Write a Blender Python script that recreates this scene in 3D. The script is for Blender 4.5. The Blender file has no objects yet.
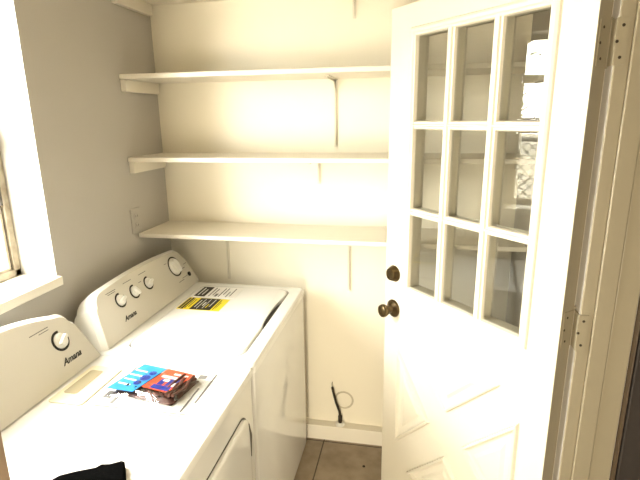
import bpy, bmesh, math, random
from mathutils import Vector, Matrix
random.seed(7)
C = bpy.context.scene.collection
SC = bpy.context.scene
# ------------------------------------------------------------------ camera
F_PX, YAW, PITCH, ROLL = 477.4, 11.115, 14.409, -0.717
cam_d = bpy.data.cameras.new('camera'); cam = bpy.data.objects.new('camera', cam_d); C.objects.link(cam)
cam_d.sensor_fit = 'HORIZONTAL'; cam_d.sensor_width = 36; cam_d.lens = F_PX / 640 * 36
cam_d.clip_start = 0.02
y_, p_, r_ = (math.radians(v) for v in (YAW, PITCH, ROLL))
Fv = Vector((-math.sin(y_) * math.cos(p_), math.cos(y_) * math.cos(p_), -math.sin(p_)))
Rv = Vector((math.cos(y_), math.sin(y_), 0)); Uv = Rv.cross(Fv)
R2 = Rv * math.cos(r_) + Uv * math.sin(r_); U2 = Uv * math.cos(r_) - Rv * math.sin(r_)
mw = Matrix((R2, U2, -Fv)).transposed().to_4x4(); mw.translation = Vector((1.2275, -2.2175, 1.7129))
cam.matrix_world = mw
SC.camera = cam
# ------------------------------------------------------------------ world, lights, exposure
W = bpy.data.worlds.new('world'); SC.world = W; W.use_nodes = True
bg = W.node_tree.nodes['Background']; bg.inputs[0].default_value = (1.0, 0.975, 0.915, 1); bg.inputs[1].default_value = 50.0
def area_light(name, loc, target, sx, sy, power, col, portal=False):
    l = bpy.data.lights.new(name, 'AREA'); l.shape = 'RECTANGLE'; l.size = sx; l.size_y = sy
    l.energy = power; l.color = col
    o = bpy.data.objects.new(name, l); C.objects.link(o); o.location = loc
    o.rotation_euler = (Vector(target) - Vector(loc)).to_track_quat('-Z', 'Y').to_euler()
    if portal: l.cycles.is_portal = True
    return o
area_light('window_portal', (-0.22, -1.16, 1.65), (1, -1.16, 1.65), 0.95, 0.70, 1, (1, 1, 1), True)
area_light('ceiling_lamp_light', (1.15, -2.1, 2.44), (1.15, -2.0, 0), 0.30, 0.30, 5, (1.0, 0.80, 0.52))
area_light('rear_fill_light', (0.95, -3.5, 0.70), (0.95, 0, 0.90), 0.5, 0.9, 62, (1.0, 0.88, 0.66))  # added warm fill behind the camera; the near wall has no opening
SC.view_settings.view_transform = 'Standard'; SC.view_settings.look = 'None'
SC.view_settings.exposure = 0.24; SC.view_settings.gamma = 1.0; SC.view_settings.use_curve_mapping = False
# ------------------------------------------------------------------ materials
def srgb(r, g, b):
    f = lambda c: (c / 255 / 12.92) if c / 255 <= .04045 else ((c / 255 + .055) / 1.055) ** 2.4
    return (f(r), f(g), f(b), 1)
def mat(name, col, rough=.5, metal=0, var=.0, scale=8, bump=0, bscale=60, coat=0, col2=None):
    m = bpy.data.materials.new(name); m.use_nodes = True; nt = m.node_tree; b = nt.nodes['Principled BSDF']
    b.inputs['Base Color'].default_value = col; b.inputs['Roughness'].default_value = rough
    b.inputs['Metallic'].default_value = metal; b.inputs['Coat Weight'].default_value = coat
    tc = nt.nodes.new('ShaderNodeTexCoord')
    n = nt.nodes.new('ShaderNodeTexNoise'); n.inputs['Scale'].default_value = scale; n.inputs['Detail'].default_value = 4
    nt.links.new(tc.outputs['Object'], n.inputs['Vector'])
    mx = nt.nodes.new('ShaderNodeMix'); mx.data_type = 'RGBA'
    mx.inputs[6].default_value = col
    k = 1 - var
    mx.inputs[7].default_value = col2 or (col[0] * k, col[1] * k, col[2] * k, 1)
    nt.links.new(n.outputs['Fac'], mx.inputs[0]); nt.links.new(mx.outputs[2], b.inputs['Base Color'])
    if bump:
        n2 = nt.nodes.new('ShaderNodeTexNoise'); n2.inputs['Scale'].default_value = bscale; n2.inputs['Detail'].default_value = 3
        nt.links.new(tc.outputs['Object'], n2.inputs['Vector'])
        bp = nt.nodes.new('ShaderNodeBump'); bp.inputs['Strength'].default_value = bump; bp.inputs['Distance'].default_value = .002
        nt.links.new(n2.outputs['Fac'], bp.inputs['Height']); nt.links.new(bp.outputs[0], b.inputs['Normal'])
    return m
def glass_mat(name, tint, ior=1.5):
    m = bpy.data.materials.new(name); m.use_nodes = True; nt = m.node_tree
    for nd in list(nt.nodes): nt.nodes.remove(nd)
    o = nt.nodes.new('ShaderNodeOutputMaterial'); mx = nt.nodes.new('ShaderNodeMixShader')
    t = nt.nodes.new('ShaderNodeBsdfTransparent'); t.inputs[0].default_value = tint
    g = nt.nodes.new('ShaderNodeBsdfGlossy'); g.inputs['Roughness'].default_value = 0.0
    f = nt.nodes.new('ShaderNodeFresnel'); ge = nt.nodes.new('ShaderNodeNewGeometry')
    mr = nt.nodes.new('ShaderNodeMapRange'); mr.inputs[3].default_value = ior; mr.inputs[4].default_value = 1 / ior   # same reflectance on both faces of the thin pane
    nt.links.new(ge.outputs['Backfacing'], mr.inputs[0]); nt.links.new(mr.outputs[0], f.inputs[0])
    nt.links.new(f.outputs[0], mx.inputs[0]); nt.links.new(t.outputs[0], mx.inputs[1]); nt.links.new(g.outputs[0], mx.inputs[2])
    nt.links.new(mx.outputs[0], o.inputs[0]); return m
M = dict(
    wall=mat('wall_paint', srgb(232, 226, 212), .42, var=.05, scale=3, bump=.25, bscale=28),
    wall_out=mat('outer_stucco', srgb(246, 242, 230), .9, var=.06, bump=.5, bscale=60),
    back=mat('back_wall_paint', srgb(243, 237, 220), .38, var=.04, scale=3, bump=.2, bscale=28),
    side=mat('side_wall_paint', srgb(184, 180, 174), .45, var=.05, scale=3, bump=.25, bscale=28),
    far=mat('tan_room_paint', srgb(140, 128, 110), .6, var=.05, scale=3),
    ceil=mat('ceiling_paint', srgb(225, 218, 200), .7, var=.04),
    trim=mat('trim_paint', srgb(238, 233, 220), .35, var=.04, scale=6, bump=.1, bscale=40),
    jamb=mat('jamb_shaded_tan', srgb(150, 141, 120), .4, var=.08, scale=9, bump=.12, bscale=50),  # tan carries shade that the lights do not give the frame and hinges
    shelf=mat('shelf_paint', srgb(232, 226, 212), .4, var=.07, scale=7, bump=.12, bscale=30),
    door=mat('door_paint', srgb(222, 217, 202), .38, var=.03, scale=5, bump=.08, bscale=60),
    enamel=mat('white_enamel', srgb(240, 240, 238), .10, var=.015, scale=2, coat=.4),
    top=mat('white_top_enamel', srgb(242, 242, 240), .22, var=.015, scale=2),
    panel=mat('console_panel', srgb(214, 210, 200), .45, var=.02, scale=3),
    plastic=mat('white_plastic', srgb(238, 237, 232), .3, var=.02),
    cream=mat('cream_plastic', srgb(226, 218, 190), .4, var=.04),
    grip=mat('grip_recess', srgb(165, 154, 126), .5, var=.05),
    black=mat('black_ink', srgb(22, 20, 18), .5),
    seam=mat('dark_seam', srgb(70, 66, 60), .7),
    cloth=mat('black_cloth', srgb(3, 3, 3), .95, var=.3, scale=60, bump=.5, bscale=200),
    yellow=mat('label_yellow', srgb(242, 222, 50), .55, var=.05),
    white=mat('label_white', srgb(236, 234, 230), .5, var=.03),
    ink=mat('grey_ink', srgb(120, 118, 116), .6),
    blue=mat('card_blue', srgb(30, 118, 190), .35, var=.25, scale=30, col2=srgb(62, 155, 215)),
    deep=mat('card_deep_blue', srgb(35, 55, 150), .4, var=.2, scale=40),
    red=mat('card_orange_red', srgb(215, 70, 40), .35, var=.3, scale=35, col2=srgb(205, 90, 60)),
    dark=mat('dark_contents', srgb(38, 28, 26), .4, var=.6, scale=45, col2=srgb(110, 62, 48)),
    bronze=mat('antique_brass', srgb(118, 100, 72), .28, 1, var=.45, scale=40),
    steel=mat('brushed_steel', srgb(170, 168, 160), .3, 1, var=.2, scale=40),
    pipe=mat('dark_pipe', srgb(70, 62, 52), .4, .6, var=.4, scale=50),
    rustwood=mat('weathered_wood', srgb(150, 128, 104), .7, var=.3, scale=14, bump=.3, bscale=60),
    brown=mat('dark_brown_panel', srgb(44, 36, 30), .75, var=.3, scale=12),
    lip=mat('brown_lip', srgb(66, 50, 30), .6, var=.3, scale=30),
    frame=mat('window_frame_paint', srgb(205, 196, 176), .5, var=.25, scale=22, bump=.2, bscale=60, col2=srgb(96, 80, 60)),
    gasket=mat('dirty_gasket', srgb(52, 44, 36), .8, var=.4, scale=40),
    bracket=mat('painted_bracket', srgb(225, 220, 205), .4, var=.05),
    patch=mat('wall_patch', srgb(205, 196, 176), .7, var=.15, scale=60),
    leaf=mat('leaf_green', srgb(96, 110, 60), .6, var=.4, scale=3),
    bark=mat('bark', srgb(90, 76, 60), .9, var=.3, scale=20),
    wire=mat('galvanised_wire', srgb(60, 58, 54), .7, .1),
    ground=mat('pale_concrete', srgb(190, 182, 165), .9, var=.15, scale=4),
    glass=glass_mat('door_glass', (.86, .86, .84, 1), 1.5),
    wglass=glass_mat('window_glass', (.96, .97, .95, 1), 1.45),
    film=glass_mat('clear_film', (.93, .93, .93, 1), 1.45),
)
def tile_mat():
    m = bpy.data.materials.new('floor_tile'); m.use_nodes = True; nt = m.node_tree; b = nt.nodes['Principled BSDF']
    tc = nt.nodes.new('ShaderNodeTexCoord'); mp = nt.nodes.new('ShaderNodeMapping')
    mp.inputs['Location'].default_value = (-.812, .40, 0)
    br = nt.nodes.new('ShaderNodeTexBrick'); br.offset = 0; br.inputs['Scale'].default_value = 1
    br.inputs['Brick Width'].default_value = .335; br.inputs['Row Height'].default_value = .335
    br.inputs['Mortar Size'].default_value = .0035; br.inputs['Mortar Smooth'].default_value = .2
    br.inputs['Color1'].default_value = srgb(158, 142, 122); br.inputs['Color2'].default_value = srgb(150, 135, 116)
    br.inputs['Mortar'].default_value = srgb(70, 58, 48)
    n = nt.nodes.new('ShaderNodeTexNoise'); n.inputs['Scale'].default_value = 14; n.inputs['Detail'].default_value = 8
    mx = nt.nodes.new('ShaderNodeMix'); mx.data_type = 'RGBA'; mx.blend_type = 'MULTIPLY'; mx.inputs[0].default_value = .55
    cr = nt.nodes.new('ShaderNodeValToRGB'); cr.color_ramp.elements[0].position = .3; cr.color_ramp.elements[0].color = (.45, .42, .38, 1)
    cr.color_ramp.elements[1].position = .65; cr.color_ramp.elements[1].color = (1, 1, 1, 1)
    L = nt.links.new
    L(tc.outputs['Object'], mp.inputs[0]); L(mp.outputs[0], br.inputs[0]); L(tc.outputs['Object'], n.inputs['Vector'])
    L(n.outputs['Fac'], cr.inputs[0]); L(br.outputs['Color'], mx.inputs[6]); L(cr.outputs[0], mx.inputs[7])
    L(mx.outputs[2], b.inputs['Base Color']); b.inputs['Roughness'].default_value = .45
    bp = nt.nodes.new('ShaderNodeBump'); bp.inputs['Strength'].default_value = .5; bp.inputs['Distance'].default_value = .002; bp.invert = True
    L(br.outputs['Fac'], bp.inputs['Height']); L(bp.outputs[0], b.inputs['Normal'])
    return m
M['tile'] = tile_mat()
M['cloth'].node_tree.nodes['Principled BSDF'].inputs['Specular IOR Level'].default_value = .03
# ------------------------------------------------------------------ helpers
def bx(bm, x0, x1, y0, y1, z0, z1, mi=0):
    vs = [bm.verts.new((x, y, z)) for x in (x0, x1) for y in (y0, y1) for z in (z0, z1)]
    for f in ((0, 1, 3, 2), (4, 6, 7, 5), (0, 4, 5, 1), (2, 3, 7, 6), (0, 2, 6, 4), (1, 5, 7, 3)):
        bm.faces.new([vs[i] for i in f]).material_index = mi
def rings(bm, loops, closed=True, cap=True, mi=0):
    vv = [[bm.verts.new(p) for p in l] for l in loops]
    n = len(vv[0])
    for a, b in zip(vv, vv[1:]):
        for i in range(n if closed else n - 1):
            bm.faces.new((a[i], a[(i + 1) % n], b[(i + 1) % n], b[i])).material_index = mi
    if cap:
        bm.faces.new(vv[0][::-1]).material_index = mi; bm.faces.new(vv[-1]).material_index = mi
    return vv
def lathe(bm, prof, origin, axis, seg=28, mi=0):
    ax = Vector(axis).normalized(); u = ax.orthogonal().normalized(); v = ax.cross(u); o = Vector(origin)
    rings(bm, [[o + ax * h + (u * math.cos(2 * math.pi * i / seg) + v * math.sin(2 * math.pi * i / seg)) * r for i in range(seg)] for r, h in prof], mi=mi)
def tube(bm, pts, r, seg=8, mi=0):
    pts = [Vector(p) for p in pts]; loops = []
    for i, p in enumerate(pts):
        d = (pts[min(i + 1, len(pts) - 1)] - pts[max(i - 1, 0)]).normalized()
        u = d.cross(Vector((.31, .87, .37))).normalized(); v = d.cross(u)
        rr = r[i] if isinstance(r, (list, tuple)) else r
        loops.append([p + (u * math.cos(2 * math.pi * k / seg) + v * math.sin(2 * math.pi * k / seg)) * rr for k in range(seg)])
    rings(bm, loops, mi=mi)
def obj(name, bm, mats, parent=None, bevel=0, seg=2, smooth=True):
    bmesh.ops.recalc_face_normals(bm, faces=bm.faces)
    me = bpy.data.meshes.new(name); bm.to_mesh(me); bm.free()
    for m in (mats if isinstance(mats, (list, tuple)) else [mats]): me.materials.append(M[m])
    o = bpy.data.objects.new(name, me); C.objects.link(o)
    if parent: o.parent = parent
    if smooth:
        for p in me.polygons: p.use_smooth = True
        me.set_sharp_from_angle(angle=math.radians(35))
    if bevel:
        b = o.modifiers.new('bevel', 'BEVEL'); b.width = bevel; b.segments = seg; b.limit_method = 'ANGLE'; b.harden_normals = False
    return o
def box_obj(name, dims, m, parent=None, bevel=0, seg=2):
    bm = bmesh.new(); bx(bm, *dims); return obj(name, bm, m, parent, bevel, seg, smooth=bool(bevel))
def tag(o, label, cat, group=None):
    o['label'] = label; o['category'] = cat
    if group: o['group'] = group
    return o
def thing(name, label, cat, loc=(0, 0, 0), rz=0, group=None):
    o = bpy.data.objects.new(name, None); o.empty_display_size = .1; C.objects.link(o)
    o.location = loc; o.rotation_euler = (0, 0, rz); return tag(o, label, cat, group)
def structure(o): o['kind'] = 'structure'; return o
def text_bm(body, size, M4, depth=.0004, shear=0):
    cu = bpy.data.curves.new('t', 'FONT'); cu.body = body; cu.size = size; cu.extrude = depth; cu.shear = shear; cu.offset = size * .022; cu.align_x = 'CENTER'; cu.align_y = 'CENTER'
    cu.resolution_u = 3
    o = bpy.data.objects.new('t', cu); C.objects.link(o)
    dg = bpy.context.evaluated_depsgraph_get(); dg.update()
    me = bpy.data.meshes.new_from_object(o.evaluated_get(dg)); bpy.data.objects.remove(o)
    bm = bmesh.new(); bm.from_mesh(me); bpy.data.meshes.remove(me)
    bmesh.ops.transform(bm, matrix=M4, verts=bm.verts)
    for f in bm.faces: f.material_index = 0
    return bm
# ------------------------------------------------------------------ setting
XR, ZC, YN = 1.68, 2.52, -3.6           # right wall, ceiling height, near wall
WY0, WY1, WZ0, WZ1 = -1.50, -.8186, 1.18, 2.150   # window opening
DY0, DY1, DZ = -1.735, -.918, 2.11      # doorway in the right wall
bm = bmesh.new(); FZ = .045   # floor level
bx(bm, -.2, XR + .2, YN - .1, .1, -.06, FZ); structure(obj('floor', bm, 'tile', smooth=False))
structure(box_obj('ceiling', (-.2, XR + .16, YN - .1, .1, ZC, ZC + .08), 'ceil'))
structure(box_obj('wall_back', (-.2, XR + .16, 0, .1, 0, ZC), 'back'))
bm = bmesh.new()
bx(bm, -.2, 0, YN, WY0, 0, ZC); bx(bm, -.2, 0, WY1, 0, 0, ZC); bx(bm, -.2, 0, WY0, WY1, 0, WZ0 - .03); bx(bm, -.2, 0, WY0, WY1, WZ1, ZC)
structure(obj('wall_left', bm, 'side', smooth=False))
bm = bmesh.new()
bx(bm, XR, XR + .16, DY1 + .002, 0, 0, ZC); bx(bm, XR, XR + .16, YN, DY0, 0, ZC); bx(bm, XR, XR + .16, DY0, DY1 + .002, DZ, ZC)
structure(obj('wall_right', bm, 'side', smooth=False))
structure(box_obj('wall_near', (-.2, XR + .16, YN - .1, YN, 0, ZC), 'far'))
structure(box_obj('wall_partition', (0, .50, -1.74, -1.622, 0, ZC), 'far'))
structure(box_obj('trim_1', (.50, .546, -1.76, -1.620, 0, ZC), 'rustwood', bevel=.004))
# adjoining dark room beyond the doorway
structure(box_obj('floor_beyond', (XR + .2, 3.4, -2.6, 1.2, -.08, -.02), 'brown'))
bm = bmesh.new(); bx(bm, 2.9, 3.0, -2.3, .6, -.02, 2.6); bx(bm, XR + .17, 2.9, .5, .6, -.02, 2.6); bx(bm, XR + .17, 2.9, -2.3, -2.2, -.02, 2.6); bx(bm, XR + .17, 3.0, -2.3, .6, 2.6, 2.7)
structure(obj('wall_beyond', bm, 'brown', smooth=False))
# baseboards
structure(box_obj('baseboard_back', (.005, XR - .002, -.050, 0, 0, .127), 'trim', bevel=.003))
structure(box_obj('baseboard_right', (XR - .02, XR, -.81, -.052, 0, .127), 'trim', bevel=.003))
# door frame (jamb, stop, outer casing): plan profile seen from the room
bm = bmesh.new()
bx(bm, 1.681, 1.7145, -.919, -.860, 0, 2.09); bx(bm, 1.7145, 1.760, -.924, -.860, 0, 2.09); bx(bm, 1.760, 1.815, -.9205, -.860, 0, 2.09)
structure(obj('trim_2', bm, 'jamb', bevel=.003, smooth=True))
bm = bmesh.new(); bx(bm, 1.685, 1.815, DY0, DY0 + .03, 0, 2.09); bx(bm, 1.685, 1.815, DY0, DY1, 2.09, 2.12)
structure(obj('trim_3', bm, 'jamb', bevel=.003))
bm = bmesh.new(); bx(bm, 1.8165, 1.8205, -.940, -.870, 0, 2.13)
structure(obj('trim_4', bm, 'lip', bevel=.002))
bm = bmesh.new(); bx(bm, 1.823, 2.25, -.945, -.900, 0, 2.2)
structure(obj('trim_5', bm, 'brown', bevel=.002))
bm = bmesh.new(); bx(bm, XR - .014, XR, -.875, -.82, 0, 2.14); structure(obj('trim_6', bm, 'trim', bevel=.003))
structure(box_obj('threshold', (1.690, 1.815, DY0 + .03, -.945, 0, .065), 'rustwood', bevel=.004)); bpy.data.objects['threshold'].name = 'trim_7'
# window: sill, frame, sashes, panes
win = thing('window_1', 'white deep-set window with dirty frame in the left wall', 'window', (0, 0, 0)); structure(win)
bm = bmesh.new(); bx(bm, -.2, .012, WY0, WY1, WZ0 - .03, WZ0); bx(bm, 0, .020, WY0 - .03, WY1 + .006, WZ0 - .034, WZ0 + .0)
obj('window_sill', bm, 'trim', win, bevel=.004)
bm = bmesh.new(); fx0, fx1 = -.185, -.140
bx(bm, fx0, fx1, WY1 - .028, WY1, WZ0, WZ1); bx(bm, fx0, fx1, WY0, WY0 + .028, WZ0, WZ1)
bx(bm, fx0, fx1, WY0, WY1, WZ0, WZ0 + .026); bx(bm, fx0, fx1, WY0, WY1, WZ1 - .015, WZ1)
obj('window_frame', bm, 'frame', win, bevel=.003)
bm = bmesh.new()
for z0, z1 in ((WZ0 + .026, 1.60), (1.69, 1.895), (1.935, WZ1 - .02)):
    bx(bm, -.176, -.150, WY1 - .034, WY1 - .028, z0, z1); bx(bm, -.176, -.150, WY0 + .028, WY0 + .034, z0, z1)
bx(bm, -.176, -.150, WY0 + .03, WY1 - .03, WZ0 + .026, WZ0 + .033)
obj('gasket', bm, 'gasket', win)
def sash(z0, z1, k):
    bm = bmesh.new(); a, b = WY0 + .034, WY1 - .034; w = .011
    bx(bm, -.172, -.146, a, a + w, z0, z1); bx(bm, -.172, -.146, b - w, b, z0, z1)
    bx(bm, -.172, -.146, a + w, b - w, z0, z0 + w); bx(bm, -.172, -.146, a + w, b - w, z1 - w, z1)
    s = obj('window_sash', bm, 'frame', win, bevel=.002)
    box_obj('glass_pane', (-.161, -.157, a + w - .001, b - w + .001, z0 + w, z1 - w), 'wglass', s)
sash(WZ0 + .026, 1.618, 0); sash(1.684, 1.901, 1); sash(1.925, 2.134, 2)
bm = bmesh.new(); bx(bm, -.18, -.142, WY0 + .028, WY1 - .028, 1.619, 1.683); bx(bm, -.18, -.142, WY0 + .028, WY1 - .028, 1.902, 1.924)
obj('meeting_rail', bm, 'frame', win, bevel=.002)
bm = bmesh.new(); tube(bm, [(-.142, -.866, 1.50), (-.125, -.868, 1.50), (-.122, -.872, 1.44)], .005); obj('sash_latch', bm, 'gasket', win)
# outdoors seen through the window
structure(box_obj('ground', (-9, -.2, -8, 6, -.25, -.15), 'ground'))
t = tag(box_obj('garden_wall', (-4.6, -4.4, -6, 3, -.15, 1.45), 'wall_out'), 'pale garden wall standing outside beyond the wire fence', 'wall')
fence = thing('chain_link_fence', 'grey diamond wire fence outside the window', 'fence', (-1.5, -1.2, -.15))
bm = bmesh.new(); H, L0, L1, st = 1.66, -2.0, 2.2, .085
k = L0 - H
while k < L1:
    for s in (1, -1):
        a, b = (k, k + H) if s > 0 else (k + H, k)
        z0, z1 = 0.0, H
        if s > 0: pts = [(a, 0), (b, H)]
        else: pts = [(a, 0), (b, H)]
        # clip to L0..L1
        (ya, za), (yb, zb) = pts
        lo, hi = max(min(ya, yb), L0), min(max(ya, yb), L1)
        if hi - lo < .03: continue
        f = lambda y: za + (zb - za) * (y - ya) / (yb - ya)
        tube(bm, [(0.004 * s, lo, f(lo)), (0.004 * s, hi, f(hi))], .0055, 5)
    k += st
obj('wire_mesh', bm, 'wire', fence)
for yy in (L0, L1):
    bm = bmesh.new(); lathe(bm, [(.025, 0), (.025, H + .06), (.012, H + .09)], (0, yy, 0), (0, 0, 1), 12); obj('post', bm, 'wire', fence)
bm = bmesh.new(); tube(bm, [(0, L0, H), (0, L1, H)], .02, 10); obj('top_rail', bm, 'wire', fence)
def tree(x, y, h, r, nl, label):
    t = thing('garden_tree', label, 'tree', (x, y, -.15), group=None)
    bm = bmesh.new(); tips = []
    tube(bm, [(0, 0, 0), (.05, .05, h * .35), (0, -.05, h * .6), (.05, 0, h * .9)], [.10, .08, .05, .015], 8)
    for i in range(26):
        a = random.uniform(0, 6.28); z = h * random.uniform(.3, .85); rr = r * random.uniform(.5, 1)
        p = Vector((math.cos(a) * rr, math.sin(a) * rr, z + random.uniform(.1, .7)))
        q = Vector((p.x * .5, p.y * .5, (z + p.z) / 2 - .05))
        tube(bm, [(0, 0, z), q, p], [.03, .018, .006], 5); tips += [p, (p + q) / 2]
    obj('trunk', bm, 'bark', t)
    bm = bmesh.new()
    for i in range(nl):
        c = random.choice(tips) + Vector([random.gauss(0, .16) for _ in range(3)])
        d = Vector([random.gauss(0, 1) for _ in range(3)]).normalized(); e = d.orthogonal().normalized(); s = random.uniform(.03, .06)
        vs = [bm.verts.new(c + v) for v in (-d * s, e * s * .4, d * s, -e * s * .4)]; bm.faces.new(vs)
    obj('leaves', bm, 'leaf', t, smooth=False)
tree(-5.6, -.5, 3.4, 1.4, 420, 'leafy green tree outside, reflected in the door glass')
tree(-5.4, -4.0, 3.0, 1.2, 400, 'leafy garden tree farther left outside the window')
# ------------------------------------------------------------------ shelves with cleats and brackets
def shelf(z, d, brackets, label, cleat=True):
    t = thing('wall_shelf', label, 'shelf', (0, 0, z), group='white painted shelves across the back wall')
    box_obj('shelf_board', (.002, XR - .002, -d, -.001, -.02, 0), 'shelf', t, bevel=.003)
    if cleat:
        box_obj('cleat', (.0, .024, -d + .008, -.02, -.070, -.0205), 'shelf', t, bevel=.002)
        box_obj('cleat', (XR - .024, XR, -d + .008, -.02, -.070, -.0205), 'shelf', t, bevel=.002)
    for bxx, leg in brackets:
        bm = bmesh.new()
        bx(bm, bxx - .008, bxx + .008, -.004, 0, -leg, -.021); bx(bm, bxx - .010, bxx + .010, -.23, 0, -.025, -.021)
        bx(bm, bxx - .0015, bxx + .0015, -.014, -.004, -leg + .01, -.024); bx(bm, bxx - .0015, bxx + .0015, -.22, -.01, -.034, -.024)
        # gusset in the corner
        for s in (1,):
            vs = [bm.verts.new(p) for p in ((bxx - .0015, -.004, -.075), (bxx - .0015, -.06, -.025), (bxx - .0015, -.004, -.025), (bxx + .0015, -.004, -.075), (bxx + .0015, -.06, -.025), (bxx + .0015, -.004, -.025))]
            for f in ((0, 1, 2), (5, 4, 3), (0, 3, 4, 1), (1, 4, 5, 2), (2, 5, 3, 0)): bm.faces.new([vs[i] for i in f])
        obj('bracket', bm, 'bracket', t)
    return t
shelf(2.243, .307, ((.955, .12),), 'topmost white shelf board, only its underside showing at the ceiling')
shelf(1.8985, .307, ((.872, .32),), 'white shelf board second from the top on the back wall')
shelf(1.5533, .309, ((.792, .145),), 'white shelf board third from the top, above the lowest shelf')
shelf(1.2085, .290, ((.935, .33), (.311, .30)), 'lowest white shelf board directly above the washing machine', cleat=False)
# ------------------------------------------------------------------ outlet
t = thing('wall_outlet', 'white painted electrical outlet on the left wall beside lowest shelf', 'outlet', (0, -.300, 1.270))
box_obj('cover_plate', (0, .006, -.036, .036, -.057, .057), 'side', t, bevel=.003)
for s in (1, -1):
    bm = bmesh.new(); bx(bm, .0062, .009, -.016, .016, s * .021 - .014, s * .021 + .014)
    r = obj('receptacle', bm, 'side', t, bevel=.002)
    bm = bmesh.new(); bx(bm, .0092, .0096, -.008, -.006, s * .021 - .004, s * .021 + .006); bx(bm, .0092, .0096, .006, .008, s * .021 - .004, s * .021 + .006)
    obj('slots', bm, 'black', r)
# ------------------------------------------------------------------ appliances
CX0, CZT = .188, .17     # console base front, rise
def console(root, y0, y1, arch):
    """y0 near end, y1 far end, local z from 0 = appliance top. Face leans back from x=CX0."""
    fdir = Vector((-.078, 0, .172)).normalized()
    yc = (y0 + y1) / 2; hw = (y1 - y0) / 2
    out = [(-1, 0)]
    pts = []
    S = .197
    def outline(grow=0, lift=0):
        p = []
        hwb, hwt, r = hw + grow, hw - .045 + grow, .055
        p.append((-hwb, 0 - 0)); 
        for i in range(9):     # near top corner
            a = math.pi - i / 8 * math.pi * .5
            p.append((-hwt + r + r * math.cos(a) - (0.012 if i == 0 else 0), S - r + r * math.sin(a)))
        n = 16
        for i in range(1, n):
            u = -1 + 2 * i / n; p.append((u * (hwt - r), S + arch * (1 - u * u)))
        for i in range(9):
            a = math.pi * .5 - i / 8 * math.pi * .5
            p.append((hwt - r + r * math.cos(a) + (0.012 if i == 8 else 0), S - r + r * math.sin(a)))
        p.append((hwb, 0))
        return p
    base = Vector((CX0, yc, .002))
    P = lambda q, off=0: base + Vector((0, q[0], 0)) + fdir * (q[1]) + Vector((.17, 0, .077)).normalized() * off
    o0 = outline()
    def ins(pl, k):  # shrink toward the centre
        return [(q[0] * (1 - k / hw), max(0, (q[1] - S / 2) * (1 - 2 * k / S) + S / 2) if q[1] > 0 else q[1] + k * .4) for q in pl]
    # body
    bm = bmesh.new()
    L0_ = [P(q, -.001) for q in ins(o0, .004)]
    L1_ = [P(q, -.007) for q in o0]
    gb = outline(.010)
    L2_ = [Vector((P(q).x - .020, P(q).y, max(P(q).z - .001, .0015))) for q in gb]
    L3_ = [Vector((.075 + .02 * (1 - q[1] / .2), P(q).y * 1.0, max(.002, P(q).z - .010))) for q in gb]
    L4_ = [Vector((.045, yc + (P(q).y - yc) * .985, max(.002, P(q).z - .035))) for q in gb]
    rings(bm, [L0_, L1_, L2_, L3_, L4_]); body = obj('console', bm, 'plastic', root)
    # panel
    bm = bmesh.new(); rings(bm, [[P(q, -.004) for q in ins(o0, .004)], [P(q, .0015) for q in ins(o0, .005)], [P(q, .003) for q in ins(o0, .008)]])
    pan = obj('control_panel', bm, 'panel', root); 
    nrm = Vector((.172, 0, .078)).normalized()
    def M4(y, s, off=.0034, rot=0):
        ex = Vector((0, 1, 0)); ey = fdir; o = Vector((CX0, y, .002)) + fdir * s + nrm * off
        if rot: ex, ey = ex * math.cos(rot) + ey * math.sin(rot), ey * math.cos(rot) - ex * math.sin(rot)
        m = Matrix((ex, ey, nrm)).transposed().to_4x4(); m.translation = o; return m
    return pan, M4
def dial(root, M4, y, s, r, rot, big=False):
    m = M4(y, s)
    # printed ring
    bm = bmesh.new(); n = 36; a0, a1 = (math.radians(20), math.radians(320)) if not big else (0, math.radians(350))
    if not big: a0, a1 = math.radians(75), math.radians(385)
    ri, ro = r * 1.06, r * (1.38 if not big else 1.22)
    lo = []
    for i in range(n + 1):
        a = a0 + (a1 - a0) * i / n; c, s_ = math.cos(a), math.sin(a)
        lo.append([(ri * c, ri * s_, -.0005), (ro * c, ro * s_, -.0005), (ro * c, ro * s_, .0006), (ri * c, ri * s_, .0006)])
    rings(bm, lo)
    bmesh.ops.transform(bm, matrix=m, verts=bm.verts); ring = obj('dial_ring', bm, 'black', root)
    bm = bmesh.new()
    lathe(bm, [(r, .000), (r, .004), (r * .93, .008), (r * .80, .0095)], (0, 0, 0), (0, 0, 1), 32)
    w = r * .30
    # grip bar with rounded ends, pointing to rot
    lp = []
    for h, k in ((.009, 1.0), (.018, .93), (.0205, .8)):
        l = []
        for i in range(20):
            a = 2 * math.pi * i / 20; ca, sa = math.cos(a), math.sin(a)
            l.append((r * .93 * k * math.copysign(abs(ca) ** .45, ca), w * k * math.copysign(abs(sa) ** .6, sa), h))
        lp.append(l)
    rings(bm, lp)
    bmesh.ops.transform(bm, matrix=m @ Matrix.Rotation(rot, 4, 'Z'), verts=bm.verts)
    return obj('dial_knob', bm, 'plastic', root)
def legend(root, M4, items):
    for y, s, w, h in items:
        b2 = bmesh.new(); bx(b2, -w / 2, w / 2, -h / 2, h / 2, -.0003, .0004)
        bmesh.ops.transform(b2, matrix=M4(y, s), verts=b2.verts); obj('printed_legend', b2, 'ink', root, smooth=False)
def rounded_rect(x0, x1, y0, y1, r, z, n=6, plane='xy', c=0):
    l = []
    for cx, cy, a0 in ((x1 - r, y1 - r, 0), (x0 + r, y1 - r, 90), (x0 + r, y0 + r, 180), (x1 - r, y0 + r, 270)):
        for i in range(n + 1):
            a = math.radians(a0 + 90 * i / n); l.append((cx + r * math.cos(a), cy + r * math.sin(a), z))
    return l
XF = .7324
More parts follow.
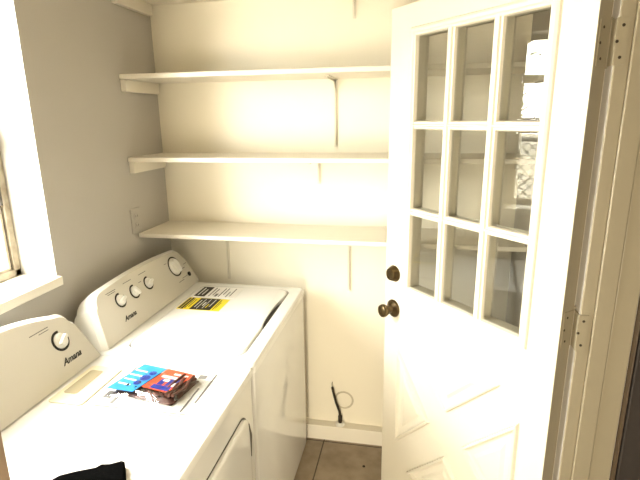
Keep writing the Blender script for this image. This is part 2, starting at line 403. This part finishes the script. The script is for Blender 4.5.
# washer
WA0, WA1 = -.8654, -.0974
wa = thing('washing_machine', 'white top-loading washer with yellow and white labels on its lid, beside back wall', 'washing machine', (0, 0, .92))
bm = bmesh.new()
R = lambda x0, x1, y0, y1, r, z: rounded_rect(x0, x1, y0, y1, r, z)
rings(bm, [R(.05, XF - .004, WA0 + .008, WA1 - .004, .015, z) for z in (-.855, -.034)])
obj('cabinet', bm, 'enamel', wa)
bm = bmesh.new()
# top deck: outer rim, recess, floor of the recess
lidx0, lidx1, lidy0, lidy1 = .235, .672, -.812, -.155
rings(bm, [R(.04, XF, WA0 + .004, WA1, .02, -.034), R(.04, XF, WA0 + .004, WA1, .02, -.010), R(.046, XF - .006, WA0 + .010, WA1 - .006, .02, -.002), R(.052, XF - .014, WA0 + .016, WA1 - .012, .02, 0),
           R(lidx0 - .006, lidx1 + .006, lidy0 - .006, lidy1 + .006, .05, -.000), R(lidx0 - .004, lidx1 + .004, lidy0 - .004, lidy1 + .004, .05, -.014)])
obj('top_deck', bm, 'top', wa)
bm = bmesh.new()
def lidloop(k, z, notch=0):
    l = rounded_rect(lidx0 + k, lidx1 - k, lidy0 + k, lidy1 - k, .045, z, 6)
    # subdivide the front edge (x = lidx1) for the finger notch
    out = []
    for i, p in enumerate(l):
        out.append(p); q = l[(i + 1) % len(l)]
        if abs(p[0] - q[0]) < 1e-6 and p[0] > .5 and abs(p[1] - q[1]) > .2:
            for j in range(1, 24):
                t_ = j / 24; y = p[1] + (q[1] - p[1]) * t_; u = (y + .42) / .13
                dx = notch * math.exp(-u ** 4) if abs(u) < 2 else 0
                out.append((p[0] - dx, y, z))
    return out
rings(bm, [lidloop(.0, -.013, .02), lidloop(0, .001, .016), lidloop(.004, .006, .006), lidloop(.012, .008, .002)])
obj('lid', bm, 'top', wa)
bm = bmesh.new(); bx(bm, lidx1 - .03, lidx1 + .0055, -.56, -.28, -.0150, -.0128); obj('lid_recess', bm, 'seam', wa)
bm = bmesh.new()
bx(bm, .08, XF - .03, WA0 + .03, WA1 - .03, -.8745, -.854); obj('plinth', bm, 'seam', wa)
pan, M4 = console(wa, WA0 + .020, WA1 + .008, .012)
for yk, rot in ((-.672, 15), (-.575, 120), (-.471, 200)): dial(wa, M4, yk, .128, .0215, math.radians(rot))
dial(wa, M4, -.238, .128, .040, math.radians(115), True)
obj('logo', text_bm('Amana', .027, M4(-.672 + .006, .056), shear=.5), 'black', wa, smooth=False)
bm = bmesh.new(); lathe(bm, [(.011, -.001), (.011, .004), (.009, .005)], (0, 0, 0), (0, 0, 1), 20); bmesh.ops.transform(bm, matrix=M4(-.156, .060), verts=bm.verts); obj('start_button', bm, 'black', wa)
legend(wa, M4, [(-.70, .175, .06, .0025), (-.70, .168, .045, .0025), (-.59, .178, .055, .0025), (-.48, .178, .055, .0025), (-.18, .10, .03, .003), (-.2, .060, .05, .0025), (-.24, .052, .05, .0025), (-.15, .115, .03, .0025), (-.30, .16, .02, .0025), (-.52, .15, .02, .0025)])
# energy label and white label on the lid
def sticker(name, parent, x0, x1, y0, y1, z, base, marks):
    bm = bmesh.new(); bx(bm, x0, x1, y0, y1, z, z + .0006, 0)
    for a, b, c, d, mi in marks:
        bx(bm, x0 + (x1 - x0) * a, x0 + (x1 - x0) * b, y0 + (y1 - y0) * c, y0 + (y1 - y0) * d, z + .0006, z + .0010 + .0003 * mi, mi)
    return obj(name, bm, [base, 'black', 'white', 'ink', 'yellow'], parent, smooth=False)
ml = [(.02, .07, .05, .95, 1), (.09, .14, .02, .98, 1), (.30, .78, .03, .97, 1)]
ml += [(.36 + .0 * i, .38, .2, .8, 2) for i in range(1)] + [(.44, .455, .1, .9, 2), (.50, .53, .35, .65, 2), (.56, .575, .15, .9, 2), (.62, .64, .2, .5, 4), (.68, .70, .3, .9, 2), (.16, .18, .1, .9, 1), (.22, .235, .2, .85, 1), (.82, .835, .1, .9, 1), (.86, .87, .2, .7, 1)]
sticker('energy_label', wa, .252, .445, -.466, -.332, .008, 'yellow', ml)
sticker('instruction_label', wa, .262, .455, -.320, -.185, .008, 'white', [(.0, .26, .05, .95, 1), (.06, .09, .15, .85, 2), (.15, .18, .2, .7, 2), (.34, .36, .1, .9, 3), (.42, .44, .2, .8, 3), (.48, .54, .1, .35, 3), (.58, .60, .1, .9, 1), (.66, .68, .3, .9, 3), (.76, .78, .1, .6, 3), (.84, .86, .2, .9, 3)])
# dryer
DA0, DA1 = -1.612, -.873
dr = thing('clothes_dryer', 'white front-loading dryer with single dial, nearest the camera beside washer', 'dryer', (0, 0, .92))
bm = bmesh.new(); rings(bm, [R(.05, XF - .004, DA0 + .004, DA1 - .004, .012, z) for z in (-.855, -.024)]); obj('cabinet', bm, 'enamel', dr)
bm = bmesh.new()
rings(bm, [R(.04, XF, DA0, DA1, .012, -.024), R(.04, XF, DA0, DA1, .012, -.006), R(.043, XF - .003, DA0 + .003, DA1 - .003, .012, -.0015), R(.048, XF - .010, DA0 + .010, DA1 - .010, .012, 0)]); obj('top_deck', bm, 'top', dr)
bm = bmesh.new(); bx(bm, .08, XF - .03, DA0 + .03, DA1 - .03, -.8745, -.854); obj('plinth', bm, 'seam', dr)
# loading door on the front (plane x = XF)
def yz_loop(k, x, r=.05):
    l = rounded_rect(-1.545 + k, -.948 - k, -.72 + k, -.118 - k, r, 0); return [(x, p[0], p[1]) for p in l]
bm = bmesh.new(); rings(bm, [yz_loop(-.003, XF - .008), yz_loop(-.003, XF - .0025)]); obj('door_seam', bm, 'seam', dr)
bm = bmesh.new(); rings(bm, [yz_loop(.001, XF - .006), yz_loop(.001, XF + .006), yz_loop(.004, XF + .010), yz_loop(.010, XF + .012)]); ld = obj('loading_door', bm, 'enamel', dr)
bm = bmesh.new(); tube(bm, [(XF + .012, -.966, -.145), (XF + .013, -.958, -.19), (XF + .012, -.958, -.27)], [.002, .005, .002], 8); obj('door_grip', bm, 'seam', ld)
pan, M4 = console(dr, DA0 + .012, DA1 - .010, .045)
dial(dr, M4, -1.006, .120, .0245, math.radians(30))
obj('logo', text_bm('Amana', .029, M4(-1.0, .054), shear=.5), 'black', dr, smooth=False)
legend(dr, M4, [(-1.06, .178, .075, .0025), (-1.045, .170, .04, .0022)])
# lint filter cover
bm = bmesh.new(); rings(bm, [R(.205, .318, -1.165, -.955, .012, z) for z in (.0002, .0035)] + [R(.208, .315, -1.162, -.958, .012, .005)]); lf = obj('lint_filter_cover', bm, 'cream', dr)
bm = bmesh.new(); rings(bm, [R(.222, .268, -1.12, -.985, .01, .0051), R(.222, .268, -1.12, -.985, .01, .0058)]); obj('finger_grip', bm, 'grip', lf)
mk = [(.04, .30, .70, .715, 3), (.04, .26, .60, .612, 3), (.04, .30, .50, .512, 3), (.05, .13, .22, .36, 3), (.17, .20, .12, .42, 3), (.04, .30, .05, .065, 3), (.72, .96, .06, .07, 3), (.93, .945, .3, .95, 3), (.78, .86, .82, .90, 3), (.86, .875, .1, .6, 3), (.35, .9, .02, .028, 3), (.35, .42, .90, .97, 3), (.06, .07, .72, .95, 3)]
sticker('instruction_label', dr, .335, .655, -1.17, -.925, .0004, 'white', mk)
# ------------------------------------------------------------------ plastic bag with cards on the dryer
t = thing('plastic_bag', 'clear plastic bag with blue and orange printed cards lying on the dryer', 'bag', (.485, -1.035, .9240), math.radians(-9))
def pillow(bm, x0, x1, y0, y1, z0, h, nx=14, ny=10, crumple=.0, mi=0, skew=0):
    g = {}
    for s in (0, 1):
        for i in range(nx + 1):
            for j in range(ny + 1):
                u, v = i / nx, j / ny; e = (math.sin(math.pi * u) * math.sin(math.pi * v)) ** .45
                if s == 0 and 0 < i < nx and 0 < j < ny: z = z0
                else: z = z0 + (h * e if s else 0) + (random.uniform(-1, 1) * crumple * e if s else 0)
                if s == 0 or (0 < i < nx and 0 < j < ny): g[s, i, j] = bm.verts.new((x0 + (x1 - x0) * u + skew * v, y0 + (y1 - y0) * v, max(z, z0)))
                else: g[s, i, j] = g[0, i, j]
    for i in range(nx):
        for j in range(ny):
            bm.faces.new([g[0, i, j], g[0, i, j + 1], g[0, i + 1, j + 1], g[0, i + 1, j]]).material_index = mi
            bm.faces.new([g[1, i, j], g[1, i + 1, j], g[1, i + 1, j + 1], g[1, i, j + 1]]).material_index = mi
bm = bmesh.new(); pillow(bm, -.105, .105, -.075, .065, 0, .016, crumple=.003); obj('bag_contents', bm, 'dark', t)
def card(name, pts, z, m, tilt=0):
    bm = bmesh.new(); rings(bm, [[(x, y, z + tilt * (x + .1)) for x, y in pts], [(x, y, z + .0012 + tilt * (x + .1)) for x, y in pts]]); return obj(name, bm, m, t, smooth=False)
rr = random.Random(3)
bm = bmesh.new()
for k in range(7):
    x = -.09 + k * .03; a = rr.uniform(-.5, .5); pts = [(x + .045 * math.cos(a + q * .5) * .5, -.055 + .022 * q * .3 + rr.uniform(-.006, .006), .012 + .005 * math.sin(q * 1.4 + k)) for q in range(5)]
    tube(bm, pts, .0055, 7)
obj('coiled_strap', bm, 'pipe', t)
bm = bmesh.new()
for k in range(5):
    x = .060 + .010 * k; pts = [(x + rr.uniform(-.008, .008), -.06 + .028 * q, .013 + rr.uniform(0, .010)) for q in range(5)]
    tube(bm, pts, .005, 7)
obj('folded_strap', bm, 'dark', t)
c = card('blue_card', [(-.118, -.082), (-.03, -.074), (-.018, .068), (-.105, .070)], .0175, 'blue')
bm = bmesh.new()
for a, b, r in ((-.045, .0, .016), (-.04, .03, .012), (-.05, -.03, .012)): lathe(bm, [(r, .0188), (r, .0194), (r * .6, .0200)], (a, b, 0), (0, 0, 1), 12)
obj('printed_picture', bm, 'deep', c)
bm = bmesh.new()
for k in range(4): bx(bm, -.105, -.062, -.05 + k * .026, -.044 + k * .026, .0188, .0194)
obj('printed_lines', bm, 'white', c)
c = card('orange_card', [(-.022, -.045), (.070, -.05), (.095, .062), (-.008, .067)], .0195, 'red')
bm = bmesh.new()
for q in ((.005, .068, -.043, -.022), (.012, .03, -.02, .01), (.04, .052, -.02, .03), (.055, .07, -.01, .02)): bx(bm, *q, .0208, .0214)
obj('printed_letters', bm, 'deep', c, smooth=False)
bm = bmesh.new()
for q in ((.0, .06, .018, .03), (.02, .04, .0, .012), (.056, .085, -.018, .0), (.03, .08, .04, .048)): bx(bm, *q, .0209, .0216)
obj('white_marks', bm, 'white', c, smooth=False)  # white blocks lying on the orange card
bm = bmesh.new(); pillow(bm, -.122, .15, -.09, .078, -.0004, .026, crumple=.004); obj('film', bm, 'film', t)
# ------------------------------------------------------------------ black pouch
t = thing('black_pouch', 'black fabric pouch lying on the dryer at the bottom edge', 'pouch', (.50, -1.47, .9206), math.radians(0))
bm = bmesh.new()
cor = [(-.030, .033), (.00, .052), (.035, .070), (.070, .092), (.086, .103), (.100, .085), (.128, .043), (.128, -.06), (.12, -.075), (-.03, -.075), (-.045, -.06), (-.040, .015)]
rings(bm, [[(x * .97, y * .97, 0) for x, y in cor], [(x, y, .006) for x, y in cor], [(x, y, .014) for x, y in cor], [(x * .95, y * .95, .020) for x, y in cor]])
obj('pouch_body', bm, 'cloth', t)
bm = bmesh.new(); tube(bm, [(.028, .066, .012), (.040, .082, .014), (.056, .088, .012)], .003, 6); obj('zip_pull', bm, 'cloth', t)
# ------------------------------------------------------------------ pipe stub on the back wall
t = thing('pipe_stub', 'dark bent pipe stub rising from the baseboard ledge beside washer', 'pipe', (.893, -.022, .127))
bm = bmesh.new(); lathe(bm, [(.024, 0), (.026, .004), (.022, .010), (.014, .014)], (0, 0, .0005), (0, 0, 1), 20); obj('escutcheon', bm, 'plastic', t)
bm = bmesh.new(); lathe(bm, [(.011, .010), (.011, .05), (.009, .055)], (0, 0, 0), (0, 0, 1), 14); obj('collar', bm, 'pipe', t)
bm = bmesh.new(); tube(bm, [(0, 0, .05), (-.004, 0, .08), (-.022, .002, .13), (-.036, .004, .185), (-.042, .004, .215)], .0065, 10); obj('tube', bm, 'pipe', t)
bm = bmesh.new(); tube(bm, [(-.042, .004, .215), (-.044, .004, .235), (-.040, -.003, .25)], .002, 6); obj('wire_end', bm, 'steel', t)
bm = bmesh.new(); n = 30; rings(bm, [[(.910 + r * math.cos(2 * math.pi * i / n), y, .262 + r * math.sin(2 * math.pi * i / n)) for i in range(n)] for r, y in ((.052, 0), (.050, -.0015), (.044, -.0015), (.042, -.0002))], cap=False)
tag(obj('wall_patch', bm, 'patch'), 'round filled patch on the back wall behind the pipe stub', 'patch')
bm = bmesh.new(); lathe(bm, [(.007, 0), (.006, .003), (.002, .005)], (1.040, -.217, FZ + .0003), (0, 0, 1), 10); tag(obj('pebble', bm, 'gasket'), 'tiny dark pebble on the tile floor by the door', 'pebble')
# ------------------------------------------------------------------ the door
SS = .945
DW, DH, TH = .812 * SS, 2.085, .052
zs = lambda z: 1.7129 + (z - 1.7129) * SS
A = math.radians(131.0)
door = thing('door_1', 'open white nine-pane door with crossbuck lower panel', 'door', (1.6357, -.9167, 0), A); structure(door)
g0, g1, gz0, gz1 = .129 * SS, .666 * SS, zs(1.033), zs(1.996)
bm = bmesh.new()
bx(bm, 0, g0 - .0, -TH, 0, .060, DH); bx(bm, g1, DW, -TH, 0, .060, DH); bx(bm, g0, g1, -TH, 0, .060, gz0); bx(bm, g0, g1, -TH, 0, gz1, DH)
bmesh.ops.remove_doubles(bm, verts=bm.verts, dist=1e-5)
obj('door_slab', bm, 'door', door, smooth=False)
box_obj('door_edge_shade', (-.0012, -.0001, -TH + .001, -.001, .061, DH - .001), 'jamb', door)  # added strip: shade on the hinge edge put in as tan colour
def ring_box(bm, x0, x1, z0, z1, w, ya, yb):
    bx(bm, x0, x0 + w, ya, yb, z0, z1); bx(bm, x1 - w, x1, ya, yb, z0, z1); bx(bm, x0 + w, x1 - w, ya, yb, z0, z0 + w); bx(bm, x0 + w, x1 - w, ya, yb, z1 - w, z1)
def frame_loops(bm, x0, x1, z0, z1, prof):
    rings(bm, [[(x0 + k, y, z0 + k), (x1 - k, y, z0 + k), (x1 - k, y, z1 - k), (x0 + k, y, z1 - k)] for k, y in prof], cap=False)
pw, ph, mx_, mz_ = .153 * SS, .300 * SS, .039 * SS, .0315 * SS
for side in (1, -1):
    base = 0 if side > 0 else -TH
    Y = lambda v: base + side * v
    bm = bmesh.new()
    frame_loops(bm, g0 - .028, g1 + .028, gz0 - .028, gz1 + .028, [(0, Y(.0)), (.003, Y(.007)), (.010, Y(.010)), (.018, Y(.009)), (.022, Y(.004)), (.0285, Y(.004)), (.032, Y(-.012))])
    obj('glazing_moulding', bm, 'door', door, smooth=False)
    bm = bmesh.new()
    def mprof(w):
        h = w / 2; return [(-h, -.012), (-h + .003, .001), (-h + .010, .001), (-h + .013, .007), (h - .013, .007), (h - .010, .001), (h - .003, .001), (h, -.012)]
    for i in (1, 2):
        xc = g0 + i * (pw + mx_) - mx_ / 2
        rings(bm, [[(xc + a, Y(b), z) for a, b in mprof(mx_)] for z in (gz0, gz1)])
    for i in (1, 2):
        zc = gz0 + i * (ph + mz_) - mz_ / 2
        rings(bm, [[(x, Y(b - .0004), zc + a) for a, b in mprof(mz_)] for x in (g0, g1)])
    obj('muntin_grid', bm, 'door', door, smooth=False)
for i in range(3):
    for j in range(3):
        x0 = g0 + i * (pw + mx_); z0 = gz0 + j * (ph + mz_)
        box_obj('glass_pane', (x0 + .001, x0 + pw - .001, -.0095, -.0065, z0 + .001, z0 + ph - .001), 'glass', door)
# crossbuck panels
def inset(poly, k):
    out = []; n = len(poly)
    cx = sum(p[0] for p in poly) / n; cz = sum(p[1] for p in poly) / n
    for i in range(n):
        p0, p1, p2 = (Vector(poly[(i + j) % n]) for j in (-1, 0, 1))
        d1 = (p1 - p0).normalized(); d2 = (p2 - p1).normalized()
        n1 = Vector((-d1.y, d1.x)); n2 = Vector((-d2.y, d2.x))
        c = Vector((cx, cz))
        if n1.dot(c - p1) < 0: n1 = -n1
        if n2.dot(c - p1) < 0: n2 = -n2
        b = (n1 + n2); b = b / (1 + n1.dot(n2)); out.append(p1 + b * k)
    return out
U = lambda u: DW - u * SS
tri = [[(U(.098), .745), (U(.098), .270), (U(.312), .500)], [(U(.714), .745), (U(.714), .270), (U(.487), .505)],
       [(U(.180), .838), (U(.632), .838), (U(.400), .600)], [(U(.180), .170), (U(.632), .170), (U(.400), .402)]]
tri = [[(a, zs(b)) for a, b in t3] for t3 in tri]
for side in (1, -1):
    base = 0 if side > 0 else -TH
    for P3 in tri:
        bm = bmesh.new()
        prof = [(0, -.001), (.004, .011), (.010, .013), (.017, .003), (.022, .0012), (.038, .0012), (.050, .008), (.054, .008)]
        lo = [[(p.x, base + side * y, p.y) for p in inset(P3, k)] for k, y in prof]
        rings(bm, lo, cap=False); bm.faces.new([bm.verts.new(v) for v in lo[-1]])
        bmesh.ops.remove_doubles(bm, verts=bm.verts, dist=1e-5)
        obj('raised_panel', bm, 'door', door, smooth=False)
# knob and deadbolt
ku = U(.060)
for s, y0 in ((1, 0), (-1, -TH)):
    bm = bmesh.new()
    lathe(bm, [(.036, .000), (.037, .004), (.034, .009), (.022, .013), (.015, .016), (.0125, .028), (.0135, .034), (.022, .040), (.0265, .049), (.0270, .056), (.0245, .063), (.018, .0665), (.012, .067), (.011, .065)], (ku, y0, zs(.913)), (0, s, 0), 32)
    kn = obj('door_knob', bm, 'bronze', door)
bm = bmesh.new()
lathe(bm, [(.033, 0), (.034, .004), (.031, .010), (.026, .022), (.0235, .026), (.016, .0265), (.0155, .024), (.012, .0245)], (ku, 0, zs(1.070)), (0, 1, 0), 32); db = obj('deadbolt', bm, 'bronze', door)
bm = bmesh.new(); bx(bm, ku - .001, ku + .001, .0246, .0252, zs(1.070) - .006, zs(1.070) + .006); obj('keyway', bm, 'black', db)
bm = bmesh.new(); lathe(bm, [(.030, 0), (.031, .004), (.026, .010)], (ku, -TH, zs(1.07)), (0, -1, 0), 28); bx(bm, ku - .004, ku + .004, -TH - .03, -TH - .009, zs(1.07) - .018, zs(1.07) + .018); obj('thumb_turn', bm, 'bronze', door)
# hinges: knuckles at the inner corner, one leaf on the door edge, one on the jamb
inv = door.matrix_basis.inverted()
kp = Vector((1.6790, -.8790, 0)); 
for zc in (1.875, 1.140, .26):
    bm = bmesh.new(); lx = inv @ kp
    for k in range(5):
        z0 = zc - .052 + k * .0208
        lathe(bm, [(.0065, 0), (.0065, .0198)], (lx.x, lx.y, z0), (0, 0, 1), 14)
    lathe(bm, [(.003, -.056), (.003, .056), (.005, .057), (.004, .060)], (lx.x, lx.y, zc), (0, 0, 1), 12)
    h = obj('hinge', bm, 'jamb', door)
    bm = bmesh.new(); bx(bm, -.0035, -.0008, -TH + .004, -.008, zc - .052, zc + .052)
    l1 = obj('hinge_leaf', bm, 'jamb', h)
    bm = bmesh.new()
    for dz in (-.035, 0, .035): lathe(bm, [(.0035, .0008), (.0035, .0042), (.002, .0046)], (0, -.022 + (.008 if dz == 0 else 0), zc + dz), (-1, 0, 0), 10)
    obj('screws', bm, 'pipe', h)
    # jamb leaf, built in world space against the jamb face then moved into door space
    bm = bmesh.new(); bx(bm, 1.6790, 1.702, -.9225, -.9195, zc - .052, zc + .052); bx(bm, 1.6770, 1.6800, -.9215, -.880, zc - .052, zc + .052)
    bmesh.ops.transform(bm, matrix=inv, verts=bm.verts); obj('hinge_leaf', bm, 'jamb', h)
    bm = bmesh.new()
    for dz, xx in ((-.035, 1.690), (0, 1.680), (.035, 1.690)): lathe(bm, [(.0038, 0), (.0036, .0008), (.002, .0012)], (xx, -.9225, zc + dz), (0, -1, 0), 10)
    bmesh.ops.transform(bm, matrix=inv, verts=bm.verts); obj('screws', bm, 'pipe', h)
# window and structures keep their own names; everything in place
bpy.context.view_layer.update()
